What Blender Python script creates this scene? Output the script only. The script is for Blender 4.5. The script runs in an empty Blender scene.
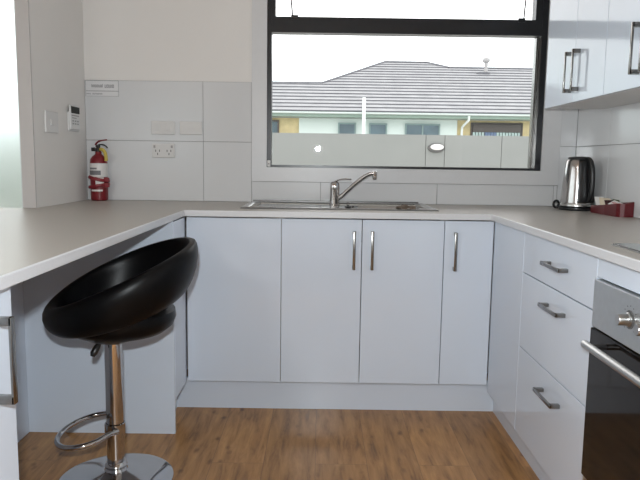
import bpy, bmesh, math, random
from math import pi, sin, cos, radians
from mathutils import Vector, Matrix
random.seed(7)
S = bpy.context.scene
C = S.collection

# ------------------------------------------------------------------ materials
def new_mat(name):
    m = bpy.data.materials.new(name); m.use_nodes = True
    nt = m.node_tree; nt.nodes.clear()
    out = nt.nodes.new('ShaderNodeOutputMaterial')
    return m, nt, out

def pbr(name, col, rough=.4, metal=0, spec=.5, var=.03, scale=40, bump=0, bscale=200, coat=0, coat_rough=.05):
    m, nt, out = new_mat(name)
    b = nt.nodes.new('ShaderNodeBsdfPrincipled')
    nt.links.new(b.outputs[0], out.inputs[0])
    b.inputs['Roughness'].default_value = rough
    b.inputs['Metallic'].default_value = metal
    b.inputs['Specular IOR Level'].default_value = spec
    b.inputs['Coat Weight'].default_value = coat
    b.inputs['Coat Roughness'].default_value = coat_rough
    tc = nt.nodes.new('ShaderNodeTexCoord')
    n = nt.nodes.new('ShaderNodeTexNoise'); n.inputs['Scale'].default_value = scale; n.inputs['Detail'].default_value = 3
    nt.links.new(tc.outputs['Object'], n.inputs['Vector'])
    r = nt.nodes.new('ShaderNodeValToRGB')
    c0 = [max(0, c * (1 - var)) for c in col]; c1 = [min(1, c * (1 + var)) for c in col]
    r.color_ramp.elements[0].position = .3; r.color_ramp.elements[1].position = .7
    r.color_ramp.elements[0].color = (*c0, 1); r.color_ramp.elements[1].color = (*c1, 1)
    nt.links.new(n.outputs['Fac'], r.inputs[0]); nt.links.new(r.outputs[0], b.inputs['Base Color'])
    if bump:
        n2 = nt.nodes.new('ShaderNodeTexNoise'); n2.inputs['Scale'].default_value = bscale
        nt.links.new(tc.outputs['Object'], n2.inputs['Vector'])
        bp = nt.nodes.new('ShaderNodeBump'); bp.inputs['Strength'].default_value = bump; bp.inputs['Distance'].default_value = .002
        nt.links.new(n2.outputs['Fac'], bp.inputs['Height']); nt.links.new(bp.outputs[0], b.inputs['Normal'])
    return m

M = {}
M['wall'] = pbr('wall_paint', (.80, .775, .75), .6, spec=.3, var=.01, scale=4)
M['ceiling'] = pbr('ceiling_paint', (.86, .84, .82), .8, var=.01)
M['gloss'] = pbr('white_gloss_laminate', (.68, .75, .85), .09, var=.008, scale=3, spec=.5)
M['gloss_side'] = M['gloss']
M['carcass'] = pbr('white_board', (.72, .71, .70), .5, var=.01)
M['handle'] = pbr('brushed_nickel', (.25, .245, .235), .22, 1, var=.06, scale=90)
M['chrome'] = pbr('polished_chrome', (.58, .57, .57), .07, 1, var=.01)
M['steel'] = pbr('brushed_steel', (.50, .50, .49), .30, 1, var=.04, scale=30)
M['steel_panel'] = pbr('oven_steel', (.52, .54, .55), .38, .85, var=.03, scale=60)
M['leather'] = pbr('black_vinyl', (.003, .003, .0035), .36, spec=.17, var=.2, scale=60, bump=.05, bscale=350)
M['black'] = pbr('black_plastic', (.012, .012, .013), .3, var=.1)
M['kettle_steel'] = pbr('kettle_brushed_steel', (.46, .44, .43), .17, 1, var=.03)
M['sink_steel'] = pbr('sink_steel', (.40, .395, .385), .16, 1, var=.04, scale=20)
M['rear_shade_steel'] = pbr('dark_reflection_steel', (.14, .138, .135), .3, 1, var=.05)  # dark tone stands in for the dim reflection at the sink's back
M['nib_shade_tone'] = pbr('greige_nib_shade', (.49, .465, .455), .5, var=.01)  # darker than the wall paint, shade of the wall end put into the colour
M['alu'] = pbr('black_aluminium', (.010, .011, .014), .28, var=.1)
M['trim'] = pbr('white_trim', (.66, .66, .67), .35, var=.01)
M['ovenglass'] = pbr('oven_black_glass', (.008, .006, .005), .06, spec=.28, var=.1)
M['hobglass'] = pbr('hob_black_glass', (.012, .012, .013), .05, var=.1)
M['plate'] = pbr('switch_plastic', (.70, .69, .68), .35, var=.01)
M['plate_line'] = pbr('switch_line', (.36, .35, .35), .5, var=.01)
M['slot'] = pbr('socket_slot', (.10, .10, .10), .6)
M['lcd'] = pbr('remote_screen', (.012, .015, .012), .5, spec=.2)
M['remote'] = pbr('remote_plastic', (.76, .76, .76), .4, var=.01)
M['paper'] = pbr('notice_paper', (.72, .72, .73), .6, var=.01)
M['ink'] = pbr('notice_ink', (.22, .22, .24), .7)
M['red'] = pbr('extinguisher_red', (.18, .006, .012), .3, var=.05)
M['darkred'] = pbr('strap_red', (.22, .012, .02), .45, var=.1)
M['label_white'] = pbr('label_white', (.70, .68, .66), .4, var=.02)
M['label_grey'] = pbr('label_grey', (.16, .16, .17), .5, var=.1)
M['yellow'] = pbr('tag_yellow', (.55, .42, .08), .5, var=.05)
M['maroon'] = pbr('maroon_tray', (.11, .003, .008), .32, var=.06)
M['tea_cream'] = pbr('sachet_cream', (.72, .62, .48), .5)
M['tea_white'] = pbr('sachet_white', (.80, .78, .76), .5)
M['tea_pink'] = pbr('sachet_pink', (.62, .34, .34), .5)
M['tea_dark'] = pbr('sachet_dark', (.05, .012, .012), .5)
M['tea_green'] = pbr('sachet_green', (.10, .13, .06), .5)
M['grout'] = pbr('grout', (.25, .245, .25), .8)
M['tile'] = pbr('grey_white_tile', (.665, .67, .68), .16, var=.006, scale=3)
M['fence'] = pbr('fence_render', (.23, .24, .232), .9, var=.03, scale=1.5)
M['house_wall'] = pbr('house_wall_white', (.62, .70, .68), .8, var=.01)
M['brick'] = pbr('house_wall_cream', (.56, .47, .27), .9, var=.12, scale=5)
M['fascia'] = pbr('house_fascia', (.255, .335, .29), .6, var=.02)
M['gutter'] = pbr('house_gutter', (.50, .56, .54), .5, var=.02)
M['house_frame'] = pbr('house_window_frame', (.20, .28, .28), .5)
M['house_dark'] = pbr('house_dark_frame', (.07, .06, .055), .5)
M['house_glass'] = pbr('house_window_glass', (.09, .14, .17), .2, var=.3, scale=1.2)
M['curtain'] = pbr('curtain_pale', (.36, .46, .45), .9, var=.1, scale=7)
M['curtain_blue'] = pbr('curtain_blue', (.13, .18, .28), .9, var=.1, scale=5)
M['pipe_white'] = pbr('white_pipe', (.75, .80, .79), .5, var=.01)
M['concrete'] = pbr('patio_concrete', (.60, .59, .55), .9, var=.08, scale=3)
M['hedge'] = pbr('hedge_leaves', (.34, .38, .35), .9, var=.5, scale=9)
M['bark'] = pbr('hedge_bark', (.10, .08, .05), .9)
M['pebble'] = pbr('foil_glint', (.6, .6, .6), .3, 1)

def bench_mat():
    m, nt, out = new_mat('speckled_taupe_laminate')
    b = nt.nodes.new('ShaderNodeBsdfPrincipled'); nt.links.new(b.outputs[0], out.inputs[0])
    b.inputs['Roughness'].default_value = .36
    tc = nt.nodes.new('ShaderNodeTexCoord')
    n = nt.nodes.new('ShaderNodeTexNoise'); n.inputs['Scale'].default_value = 420; n.inputs['Detail'].default_value = 2
    nt.links.new(tc.outputs['Object'], n.inputs['Vector'])
    r = nt.nodes.new('ShaderNodeValToRGB')
    e = r.color_ramp.elements
    e[0].position = .33; e[0].color = (.33, .305, .275, 1); e[1].position = .62; e[1].color = (.53, .50, .46, 1)
    nt.links.new(n.outputs['Fac'], r.inputs[0]); nt.links.new(r.outputs[0], b.inputs['Base Color'])
    return m
M['bench'] = bench_mat()
M['bench_edge'] = pbr('pale_bench_edging', (.66, .67, .69), .28, var=.03, scale=300)

def floor_mat():
    m, nt, out = new_mat('oak_plank_laminate')
    N = nt.nodes.new; L = nt.links.new
    b = N('ShaderNodeBsdfPrincipled'); L(b.outputs[0], out.inputs[0])
    b.inputs['Roughness'].default_value = .33; b.inputs['Specular IOR Level'].default_value = .35
    tc = N('ShaderNodeTexCoord')
    mp = N('ShaderNodeMapping'); mp.inputs['Rotation'].default_value = (0, 0, pi/2); mp.inputs['Location'].default_value = (.35, .005, 0)
    L(tc.outputs['Object'], mp.inputs['Vector'])
    br = N('ShaderNodeTexBrick')
    br.offset = .37
    br.inputs['Scale'].default_value = 1.0
    br.inputs['Brick Width'].default_value = 1.285
    br.inputs['Row Height'].default_value = .192
    br.inputs['Mortar Size'].default_value = .0008
    br.inputs['Mortar Smooth'].default_value = .3
    br.inputs['Color1'].default_value = (0, 0, 0, 1); br.inputs['Color2'].default_value = (1, 1, 1, 1); br.inputs['Mortar'].default_value = (.5, .5, .5, 1)
    L(mp.outputs[0], br.inputs['Vector'])
    # per plank offset for the grain
    add = N('ShaderNodeVectorMath'); add.operation = 'MULTIPLY_ADD'
    L(br.outputs['Color'], add.inputs[0]); add.inputs[1].default_value = (13, 7, 0)
    L(tc.outputs['Object'], add.inputs[2])
    st = N('ShaderNodeMapping'); st.inputs['Scale'].default_value = (15, 1.9, 1)
    L(add.outputs[0], st.inputs['Vector'])
    g = N('ShaderNodeTexNoise'); g.inputs['Scale'].default_value = 2.2; g.inputs['Detail'].default_value = 7; g.inputs['Roughness'].default_value = .62; g.inputs['Distortion'].default_value = .4
    L(st.outputs[0], g.inputs['Vector'])
    r = N('ShaderNodeValToRGB'); e = r.color_ramp.elements
    e[0].position = .28; e[0].color = (.185, .090, .033, 1)
    e[1].position = .70; e[1].color = (.53, .285, .108, 1)
    k = e.new(.46); k.color = (.375, .188, .066, 1)
    L(g.outputs['Fac'], r.inputs[0])
    # plank tone
    mx = N('ShaderNodeMix'); mx.data_type = 'RGBA'; mx.blend_type = 'MULTIPLY'; mx.inputs['Factor'].default_value = 1
    r2 = N('ShaderNodeValToRGB'); r2.color_ramp.elements[0].color = (.88, .87, .86, 1); r2.color_ramp.elements[1].color = (1.10, 1.09, 1.08, 1)
    L(br.outputs['Color'], r2.inputs[0]); L(r.outputs[0], mx.inputs['A']); L(r2.outputs[0], mx.inputs['B'])
    # knots
    ks = N('ShaderNodeMapping'); ks.inputs['Scale'].default_value = (15, 7.5, 1)
    L(add.outputs[0], ks.inputs['Vector'])
    v = N('ShaderNodeTexVoronoi'); v.inputs['Scale'].default_value = 1.0
    dn = N('ShaderNodeTexNoise'); dn.inputs['Scale'].default_value = 20
    L(tc.outputs['Object'], dn.inputs['Vector'])
    dd = N('ShaderNodeVectorMath'); dd.operation = 'MULTIPLY_ADD'; dd.inputs[1].default_value = (.28, .28, 0)
    L(dn.outputs['Color'], dd.inputs[0]); L(ks.outputs[0], dd.inputs[2]); L(dd.outputs[0], v.inputs['Vector'])
    r3 = N('ShaderNodeValToRGB'); r3.color_ramp.elements[0].position = .04; r3.color_ramp.elements[0].color = (.35, .30, .28, 1)
    r3.color_ramp.elements[1].position = .21; r3.color_ramp.elements[1].color = (1, 1, 1, 1)
    L(v.outputs['Distance'], r3.inputs[0])
    mk = N('ShaderNodeMix'); mk.data_type = 'RGBA'; mk.blend_type = 'MULTIPLY'; mk.inputs['Factor'].default_value = .9
    L(mx.outputs['Result'], mk.inputs['A']); L(r3.outputs[0], mk.inputs['B'])
    mm = N('ShaderNodeMix'); mm.data_type = 'RGBA'; mm.inputs['B'].default_value = (.17, .095, .05, 1)
    L(br.outputs['Fac'], mm.inputs['Factor']); L(mk.outputs['Result'], mm.inputs['A'])
    L(mm.outputs['Result'], b.inputs['Base Color'])
    return m
M['floor'] = floor_mat()

def glass_mat(name, tint=(1, 1, 1), f=1.0):
    m, nt, out = new_mat(name); N = nt.nodes.new; L = nt.links.new
    t = N('ShaderNodeBsdfTransparent'); t.inputs[0].default_value = (*tint, 1)
    g = N('ShaderNodeBsdfGlossy'); g.inputs['Roughness'].default_value = .012
    fr = N('ShaderNodeFresnel'); fr.inputs['IOR'].default_value = 1.35
    mx = N('ShaderNodeMixShader'); L(fr.outputs[0], mx.inputs[0]); L(t.outputs[0], mx.inputs[1]); L(g.outputs[0], mx.inputs[2])
    L(mx.outputs[0], out.inputs[0]); return m
M['glass'] = glass_mat('clear_glass')

def frosted():
    m, nt, out = new_mat('frosted_glass'); N = nt.nodes.new; L = nt.links.new
    b = N('ShaderNodeBsdfPrincipled'); b.inputs['Transmission Weight'].default_value = 1
    b.inputs['Roughness'].default_value = .34; b.inputs['IOR'].default_value = 1.3; b.inputs['Base Color'].default_value = (.96, 1, .985, 1)
    L(b.outputs[0], out.inputs[0]); return m
M['frosted'] = frosted()

def roof_mat():
    m, nt, out = new_mat('roof_tiles'); N = nt.nodes.new; L = nt.links.new
    b = N('ShaderNodeBsdfPrincipled'); b.inputs['Roughness'].default_value = .85; L(b.outputs[0], out.inputs[0])
    tc = N('ShaderNodeTexCoord'); n = N('ShaderNodeTexNoise'); n.inputs['Scale'].default_value = 2.5; n.inputs['Detail'].default_value = 5
    L(tc.outputs['Object'], n.inputs['Vector'])
    r = N('ShaderNodeValToRGB'); r.color_ramp.elements[0].position = .3; r.color_ramp.elements[0].color = (.265, .27, .28, 1)
    r.color_ramp.elements[1].position = .7; r.color_ramp.elements[1].color = (.34, .345, .355, 1)
    L(n.outputs['Fac'], r.inputs[0]); L(r.outputs[0], b.inputs['Base Color']); return m
M['roof'] = roof_mat()
M['roof_edge'] = pbr('roof_nose_shadow_and_caps', (.13, .13, .145), .9, var=.1, scale=4)  # course shadow on the noses; plain dark colour on caps and flashing

# ------------------------------------------------------------------ mesh helpers
def V(*a): return Vector(a)
def add_box(bm, x0, x1, y0, y1, z0, z1, bev=0, seg=2):
    vs = [bm.verts.new(p) for p in ((x0,y0,z0),(x1,y0,z0),(x1,y1,z0),(x0,y1,z0),(x0,y0,z1),(x1,y0,z1),(x1,y1,z1),(x0,y1,z1))]
    fs = [bm.faces.new([vs[i] for i in f]) for f in ((3,2,1,0),(4,5,6,7),(0,1,5,4),(1,2,6,5),(2,3,7,6),(3,0,4,7))]
    if bev:
        es = {e for f in fs for e in f.edges}
        bmesh.ops.bevel(bm, geom=list(es), offset=bev, segments=seg, affect='EDGES', profile=.5)
    return vs
def bx(*a, **k):
    bm = bmesh.new(); add_box(bm, *a, **k); return bm
def obj(name, bm, mat, parent=None, smooth=False, loc=None):
    me = bpy.data.meshes.new(name)
    bmesh.ops.recalc_face_normals(bm, faces=bm.faces)
    bm.to_mesh(me); bm.free()
    mats = mat if isinstance(mat, (list, tuple)) else [mat]
    for m in mats: me.materials.append(m if not isinstance(m, str) else M[m])
    if smooth:
        for p in me.polygons: p.use_smooth = True
        try: me.set_sharp_from_angle(angle=radians(40))
        except Exception: pass
    o = bpy.data.objects.new(name, me); C.objects.link(o)
    if parent:
        o.parent = parent
        pw = Vector((0, 0, 0)); q = parent
        while q: pw += q.location; q = q.parent
        if not loc: 
            for v in me.vertices: v.co -= pw
        else: o.location = Vector(loc) - pw
    elif loc: o.location = loc
    return o
def thing(name, label, cat, loc=(0,0,0), group=None):
    o = bpy.data.objects.new(name, None); C.objects.link(o); o.location = loc; o.empty_display_size = .1
    o['label'] = label; o['category'] = cat
    if group: o['group'] = group
    return o
def tag(o, label, cat, group=None):
    o['label'] = label; o['category'] = cat
    if group: o['group'] = group
    return o
def struct(name, bm, mat, parent=None):
    o = obj(name, bm, mat, parent)
    if not parent: o['kind'] = 'structure'
    return o
def sempty(name, loc=(0,0,0)):
    o = bpy.data.objects.new(name, None); C.objects.link(o); o.location = loc; o['kind'] = 'structure'; return o
def add_tube(bm, pts, r, seg=14, closed=False, cap=True, ry=None):
    pts = [Vector(p) for p in pts]; n = len(pts); rings = []
    rr = r if isinstance(r, (list, tuple)) else [r]*n
    up = None
    for i, p in enumerate(pts):
        if closed: t = (pts[(i+1) % n] - pts[i-1]).normalized()
        else: t = (pts[min(i+1, n-1)] - pts[max(i-1, 0)]).normalized()
        if up is None:
            a = Vector((0,0,1)) if abs(t.z) < .9 else Vector((1,0,0))
            up = (a - t*a.dot(t)).normalized()
        else: up = (up - t*up.dot(t)).normalized()
        s = t.cross(up)
        k = ry if ry else 1
        rings.append([bm.verts.new(p + up*cos(2*pi*j/seg)*rr[i]*k + s*sin(2*pi*j/seg)*rr[i]) for j in range(seg)])
    m = n if closed else n-1
    for i in range(m):
        a, b = rings[i], rings[(i+1) % n]
        for j in range(seg): bm.faces.new((a[j], a[(j+1) % seg], b[(j+1) % seg], b[j]))
    if cap and not closed: bm.faces.new(rings[0][::-1]); bm.faces.new(rings[-1])
def tube(pts, r, **k):
    bm = bmesh.new(); add_tube(bm, pts, r, **k); return bm
def add_lathe(bm, prof, cx=0, cy=0, seg=48):
    rings = []
    for r, z in prof:
        if r < 1e-5: rings.append([bm.verts.new((cx, cy, z))])
        else: rings.append([bm.verts.new((cx + r*cos(2*pi*j/seg), cy + r*sin(2*pi*j/seg), z)) for j in range(seg)])
    for a, b in zip(rings, rings[1:]):
        for j in range(seg):
            k = (j+1) % seg
            if len(a) == 1 and len(b) == 1: continue
            if len(a) == 1: bm.faces.new((a[0], b[j], b[k]))
            elif len(b) == 1: bm.faces.new((a[j], a[k], b[0]))
            else: bm.faces.new((a[j], a[k], b[k], b[j]))
def lathe(prof, cx=0, cy=0, seg=48):
    bm = bmesh.new(); add_lathe(bm, prof, cx, cy, seg); return bm
def add_prism(bm, poly, axis, a, b):
    """poly of 2-D points; extruded along axis between a and b. axis x: (y,z), y: (x,z), z: (x,y)"""
    def P(p, t):
        return {'x': (t, p[0], p[1]), 'y': (p[0], t, p[1]), 'z': (p[0], p[1], t)}[axis]
    A = [bm.verts.new(P(p, a)) for p in poly]; B = [bm.verts.new(P(p, b)) for p in poly]
    bm.faces.new(A); bm.faces.new(B[::-1]); n = len(poly)
    for i in range(n): bm.faces.new((A[i], B[i], B[(i+1) % n], A[(i+1) % n]))
def prism(poly, axis, a, b):
    bm = bmesh.new(); add_prism(bm, poly, axis, a, b); return bm
def rot_bm(bm, M4): bmesh.ops.transform(bm, matrix=M4, verts=bm.verts); return bm

# ------------------------------------------------------------------ setting
XL, XR, YB = -1.2, 1.312, .6
struct('floor', bx(-3.7, 1.45, -6.1, .75, -.06, 0), 'floor')
struct('ceiling', bx(-3.7, 1.45, -6.1, .75, 2.4, 2.46), 'ceiling')
# kitchen back wall with the window hole
bm = bmesh.new()
hx0, hx1, hz0, hz1 = -.277, 1.128, 1.08, 2.12
add_box(bm, XL-.15, hx0, YB, YB+.15, 0, 2.4); add_box(bm, hx1, XR+.138, YB, YB+.15, 0, 2.4)
add_box(bm, hx0, hx1, YB, YB+.15, 0, hz0); add_box(bm, hx0, hx1, YB, YB+.15, hz1, 2.4)
struct('wall_back', bm, 'wall')
struct('wall_right', bx(XR, XR+.138, -6.1, YB, 0, 2.4), 'wall')
struct('wall_left', bx(XL-.055, XL, 0, YB, 0, 2.4), 'wall')
struct('trim_shade_board', bx(XL-.0555, XL-.0003, -.0105, -.0015, .9005, 2.3995, bev=.001), M['nib_shade_tone'])  # board added so its darker colour gives the shaded wall end
# dining side outside wall with a tall frosted window
bm = bmesh.new()
add_box(bm, -3.6, -3.0, 0, .12, 0, 2.4); add_box(bm, -3.0, -1.255, 0, .12, 2.2, 2.4); add_box(bm, -3.0, -1.255, 0, .12, 0, .12)
struct('wall_dining', bm, 'wall')
w2 = sempty('window_2', (-2.1, .06, .12))
bm = bmesh.new()
for x0, x1, z0, z1 in ((-3.0, -2.95, .12, 2.2), (-1.268, -1.2551, .12, 2.2), (-2.95, -1.268, .12, .17), (-2.95, -1.268, 2.15, 2.2), (-2.14, -2.09, .17, 2.15)):
    add_box(bm, x0, x1, .01, .09, z0, z1)
struct('window_frame', bm, 'trim', w2)
struct('gasket', bx(-1.274, -1.2681, .03, .07, .17, 2.15), 'alu', w2)
struct('pane', bx(-2.09, -1.2741, .045, .051, .17, 2.15), 'frosted', w2)
struct('pane', bx(-2.95, -2.14, .045, .051, .17, 2.15), 'frosted', w2)
# room behind the camera
bm = bmesh.new()
add_box(bm, -3.6, -2.9, -6.1, -5.95, 0, 2.4); add_box(bm, -1.7, XR, -6.1, -5.95, 0, 2.4)
add_box(bm, -2.9, -1.7, -6.1, -5.95, 2.1, 2.4); add_box(bm, -2.9, -1.7, -6.1, -5.95, 0, .9)
struct('wall_rear', bm, 'wall')
w3 = sempty('added_rear_daylight_opening', (-2.3, -6.0, .9))  # opening out of view, put in to admit soft sky light
bm = bmesh.new()
for x0, x1, z0, z1 in ((-2.9, -2.86, .9, 2.1), (-1.74, -1.7, .9, 2.1), (-2.86, -1.74, .9, .94), (-2.86, -1.74, 2.06, 2.1)):
    add_box(bm, x0, x1, -6.06, -6.0, z0, z1)
struct('window_frame', bm, 'alu', w3)  # frame of the added rear opening
struct('pane', bx(-2.86, -1.74, -6.035, -6.029, .94, 2.06), 'glass', w3)  # pane of the added rear opening
bm = bmesh.new()
add_box(bm, -3.7, -3.6, -6.1, -4.2, 0, 2.4); add_box(bm, -3.7, -3.6, -.3, .12, 0, 2.4)
add_box(bm, -3.7, -3.6, -4.2, -.3, 2.25, 2.4); add_box(bm, -3.7, -3.6, -4.2, -.3, 0, .04)
struct('wall_far_left', bm, 'wall')
d1 = sempty('added_side_daylight_glazing', (-3.65, -2.3, .04))  # glazed opening out of view, added for daylight from the left
bm = bmesh.new()
for y0, y1, z0, z1 in ((-4.2, -4.15, .04, 2.25), (-.35, -.3, .04, 2.25), (-4.15, -.35, .04, .09), (-4.15, -.35, 2.20, 2.25), (-2.28, -2.22, .09, 2.20)):
    add_box(bm, -3.67, -3.62, y0, y1, z0, z1)
struct('added_glazing_frame', bm, 'alu', d1)
struct('pane', bx(-3.647, -3.641, -4.15, -2.28, .09, 2.20), 'glass', d1)
struct('pane', bx(-3.647, -3.641, -2.22, -.35, .09, 2.20), 'glass', d1)

# kitchen window
w1 = sempty('window_1', (.4255, YB+.03, hz0))
bm = bmesh.new()
yf0, yf1 = YB-.004, YB+.06
add_box(bm, hx0+.0005, -.2545, yf0, yf1, hz0, hz1)                # left jamb
add_box(bm, 1.098, hx1-.0005, yf0, yf1, hz0, hz1)                 # right jamb
add_box(bm, -.2545, 1.098, yf0, yf1, hz0+.0005, hz0+.013)         # sill bar
add_box(bm, -.2545, 1.098, yf0, yf1, hz1-.03, hz1-.0005)          # head
add_box(bm, -.2545, 1.098, yf0, yf1, 1.752, 1.79)                 # transom
struct('window_frame', bm, 'alu', w1)
bm = bmesh.new()                                                   # inner rebate in bare grey metal, seen at the right
add_box(bm, 1.081, 1.098, YB+.02, YB+.06, hz0+.013, 1.752)
struct('rebate', bm, M['handle'], w1)
bm = bmesh.new()                                                   # awning sash
ys0, ys1 = YB-.002, YB+.058
for x0, x1, z0, z1 in ((-.2545, -.236, 1.79, 2.09), (1.064, 1.098, 1.79, 2.09), (-.236, 1.064, 1.79, 1.829), (-.236, 1.064, 2.055, 2.09)):
    add_box(bm, x0, x1, ys0, ys1, z0, z1)
sash = struct('sash', bm, 'alu', w1)
struct('pane', bx(-.236, 1.064, YB+.03, YB+.034, 1.829, 2.055), 'glass', sash)
struct('pane', bx(-.2545, 1.081, YB+.03, YB+.034, hz0+.013, 1.752), 'glass', w1)
for (x, x2) in ((-.152, -.166), (1.004, 1.012)):
    struct('stay', tube([(x, YB-.001, 1.825), (x, YB-.006, 1.845), (x2, YB-.006, 1.99)], .0035, seg=8), 'alu', w1)
    struct('stay_bracket', bx(x-.028 if x > 0 else x-.006, x+.006 if x > 0 else x+.03, YB-.010, YB-.002, 1.815, 1.836, bev=.002), 'alu', w1)
struct('corner_clip', bx(-.274, -.258, YB-.012, YB-.004, 1.083, 1.115, bev=.002), 'label_white', w1)
struct('screw', lathe([(0, 0), (.003, 0), (.003, .002), (0, .0025)], seg=10), 'slot', w1)
for c in w1.children:
    if c.name.startswith('screw'):
        c.data.transform(Matrix.Translation(Vector((-.266, YB-.012, 1.097))+Vector((.4255, YB+.03, hz0))-Vector((0,0,0))) @ Matrix.Rotation(pi/2, 4, 'X') @ Matrix.Translation(Vector((.4255, YB+.03, hz0))))
        c.data.transform(Matrix.Translation(-Vector((.4255, YB+.03, hz0))*1))
        c.location = -Vector((.4255, YB+.03, hz0))
# white flat trim round the window (mitred boards)
def board(poly): 
    bm = prism(poly, 'y', YB-.014, YB-.0005); 
    return bm
ox0, ox1, oz0, oz1 = -.353, 1.218, 1.008, 2.2
t1 = sempty('trim_1', (.43, YB, oz0))
for poly in (((ox0,oz0),(ox1,oz0),(hx1,hz0),(hx0,hz0)), ((ox0,oz0),(hx0,hz0),(hx0,hz1),(ox0,oz1)), ((ox1,oz0),(ox1,oz1),(hx1,hz1),(hx1,hz0)), ((ox0,oz1),(hx0,hz1),(hx1,hz1),(ox1,oz1))):
    struct('trim_board', board(poly), 'trim', t1)

# tiles (597 x 297) on grout
def tiles(name, rects, axis, grout_rects):
    """rects in wall coordinates (u0,u1,z0,z1)"""
    e = sempty(name, (0, 0, .9))
    g = bmesh.new(); b = bmesh.new(); q = .0011
    for u0, u1, z0, z1 in rects:
        for (m, d0, d1, k) in ((g, .0004, .0055, 0), (b, .0006, .0075, q)):
            if axis == 'y': add_box(m, u0+k, u1-k, YB-d1, YB-d0, z0+k, z1-k, bev=.0008 if k else 0, seg=1)
            else: add_box(m, XR-d1, XR-d0, u0+k, u1-k, z0+k, z1-k, bev=.0008 if k else 0, seg=1)
    struct('grout', g, 'grout', e); struct('tile_face', b, 'tile', e)
R = []
for z0, z1 in ((.9005, 1.205), (1.205, 1.505)):
    R += [(-1.1995, -.601, z0, z1), (-.601, ox0-.0008, z0, z1)]
for u0, u1 in ((ox0-.0008, .001), (.001, .601), (.601, 1.201), (1.201, ox1+.0008)): R.append((u0, u1, .9005, oz0-.001))
R += [(ox1+.001, XR-.0085, .9005, 1.205), (ox1+.001, XR-.0085, 1.205, 1.505)]
tiles('trim_2', R, 'y', None)
R = []
ys = [.5995, .216, -.384, -.984, -1.584, -2.0]
for a, b_ in zip(ys, ys[1:]):
    R += [(b_, a, .9005, 1.205), (b_, a, 1.205, 1.505)]
tiles('trim_3', R, 'x', None)

# ------------------------------------------------------------------ benchtop
BZ0, BZ1 = .874, .9
YN_L, YN_R = -2.12, -2.0
poly = [(-2.35, -.001), (XL+.0005, -.001), (XL+.0005, YB-.0005), (XR-.0005, YB-.0005), (XR-.0005, YN_R), (.7305, YN_R), (.7305, 0), (-.5775, 0), (-.5775, YN_L), (-2.35, YN_L)]
sx0, sx1, sy0, sy1 = -.30, .49, .17, .53     # cut-out for the sink
def poly_slab_with_hole(poly, hole, z0, z1):
    bm = bmesh.new()
    def loop(pts, z): return [bm.verts.new((x, y, z)) for x, y in pts]
    res = []
    for z in (z0, z1):
        a, h = loop(poly, z), loop(hole, z)
        es = [bm.edges.new((l[i], l[(i+1) % len(l)])) for l in (a, h) for i in range(len(l))]
        bmesh.ops.triangle_fill(bm, use_beauty=True, edges=es)
        res.append((a, h))
    for k in (0, 1):
        A, B = res[0][k], res[1][k]; n = len(A)
        for i in range(n): bm.faces.new((A[i], A[(i+1) % n], B[(i+1) % n], B[i]))
    return bm
hole = [(sx0, sy0), (sx1, sy0), (sx1, sy1), (sx0, sy1)]
bt = thing('benchtop', 'U-shaped speckled taupe laminate benchtop with pale edging, running round the kitchen', 'benchtop', (0, .3, .9))
slab = obj('worktop', poly_slab_with_hole(poly, hole, BZ0, BZ1), ['bench'], bt)
# slim edging strip with a tiny rounded nose along the visible front edges
def edging(pts):
    prof = [(0, BZ0), (.0016, BZ0+.0004), (.0022, BZ0+.002), (.0022, BZ1-.0025), (.0014, BZ1-.0006), (-.0006, BZ1+.0003), (-.0012, BZ1-.001), (-.0002, BZ1-.004)]
    bm = bmesh.new(); rings = []
    P = [Vector((x, y)) for x, y in pts]
    for i, p in enumerate(P):
        ns = []
        if i > 0: d = (P[i]-P[i-1]).normalized(); ns.append(Vector((d.y, -d.x)))
        if i < len(P)-1: d = (P[i+1]-P[i]).normalized(); ns.append(Vector((d.y, -d.x)))
        n = ns[0] if len(ns) == 1 else (ns[0]+ns[1]) / (1+ns[0].dot(ns[1]))
        rings.append([bm.verts.new((p.x+n.x*o, p.y+n.y*o, z)) for o, z in prof])
    for a, b in zip(rings, rings[1:]):
        for j in range(len(prof)): bm.faces.new((a[j], a[(j+1) % len(prof)], b[(j+1) % len(prof)], b[j]))
    bm.faces.new(rings[0]); bm.faces.new(rings[-1][::-1])
    return bm
obj('edging', edging([(-2.35, YN_L), (-.5775, YN_L), (-.5775, 0), (.7305, 0), (.7305, YN_R), (XR-.01, YN_R)]), 'bench_edge', bt)

# ------------------------------------------------------------------ handles
def bar_handle(p, axis, length, nrm, parent, standoff=.035, w=.013, t=.006):
    """flat square bow handle; p centre on the surface, axis 'z'/'x'/'y' bar direction, nrm outward normal"""
    n = Vector(nrm); a = {'x': V(1,0,0), 'y': V(0,1,0), 'z': V(0,0,1)}[axis]; s = n.cross(a)
    bm = bmesh.new(); p = Vector(p)
    def blk(c, ha, hn, hs):
        vs = []
        bmm = bmesh.new(); add_box(bmm, -ha, ha, -hn, hn, -hs, hs, bev=.0012, seg=2)
        Mx = Matrix(((a.x, n.x, s.x, c.x), (a.y, n.y, s.y, c.y), (a.z, n.z, s.z, c.z), (0,0,0,1)))
        bmesh.ops.transform(bmm, matrix=Mx, verts=bmm.verts)
        me = bpy.data.meshes.new('t'); bmm.to_mesh(me); bmm.free(); bm.from_mesh(me); bpy.data.meshes.remove(me)
    blk(p + n*(standoff-t/2), length/2, t/2, w/2)
    for k in (-1, 1): blk(p + a*k*(length/2-.008) + n*(standoff/2), .008, standoff/2-.0005, w/2)
    return obj('handle', bm, 'handle', parent, smooth=True)

def front(name, x0, x1, y0, y1, z0, z1, parent, mat='gloss', bev=.0012):
    return obj(name, bx(x0, x1, y0, y1, z0, z1, bev=bev, seg=2), mat, parent)

g = .0015
KB, DT = .142, .868     # door bottom / top
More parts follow.
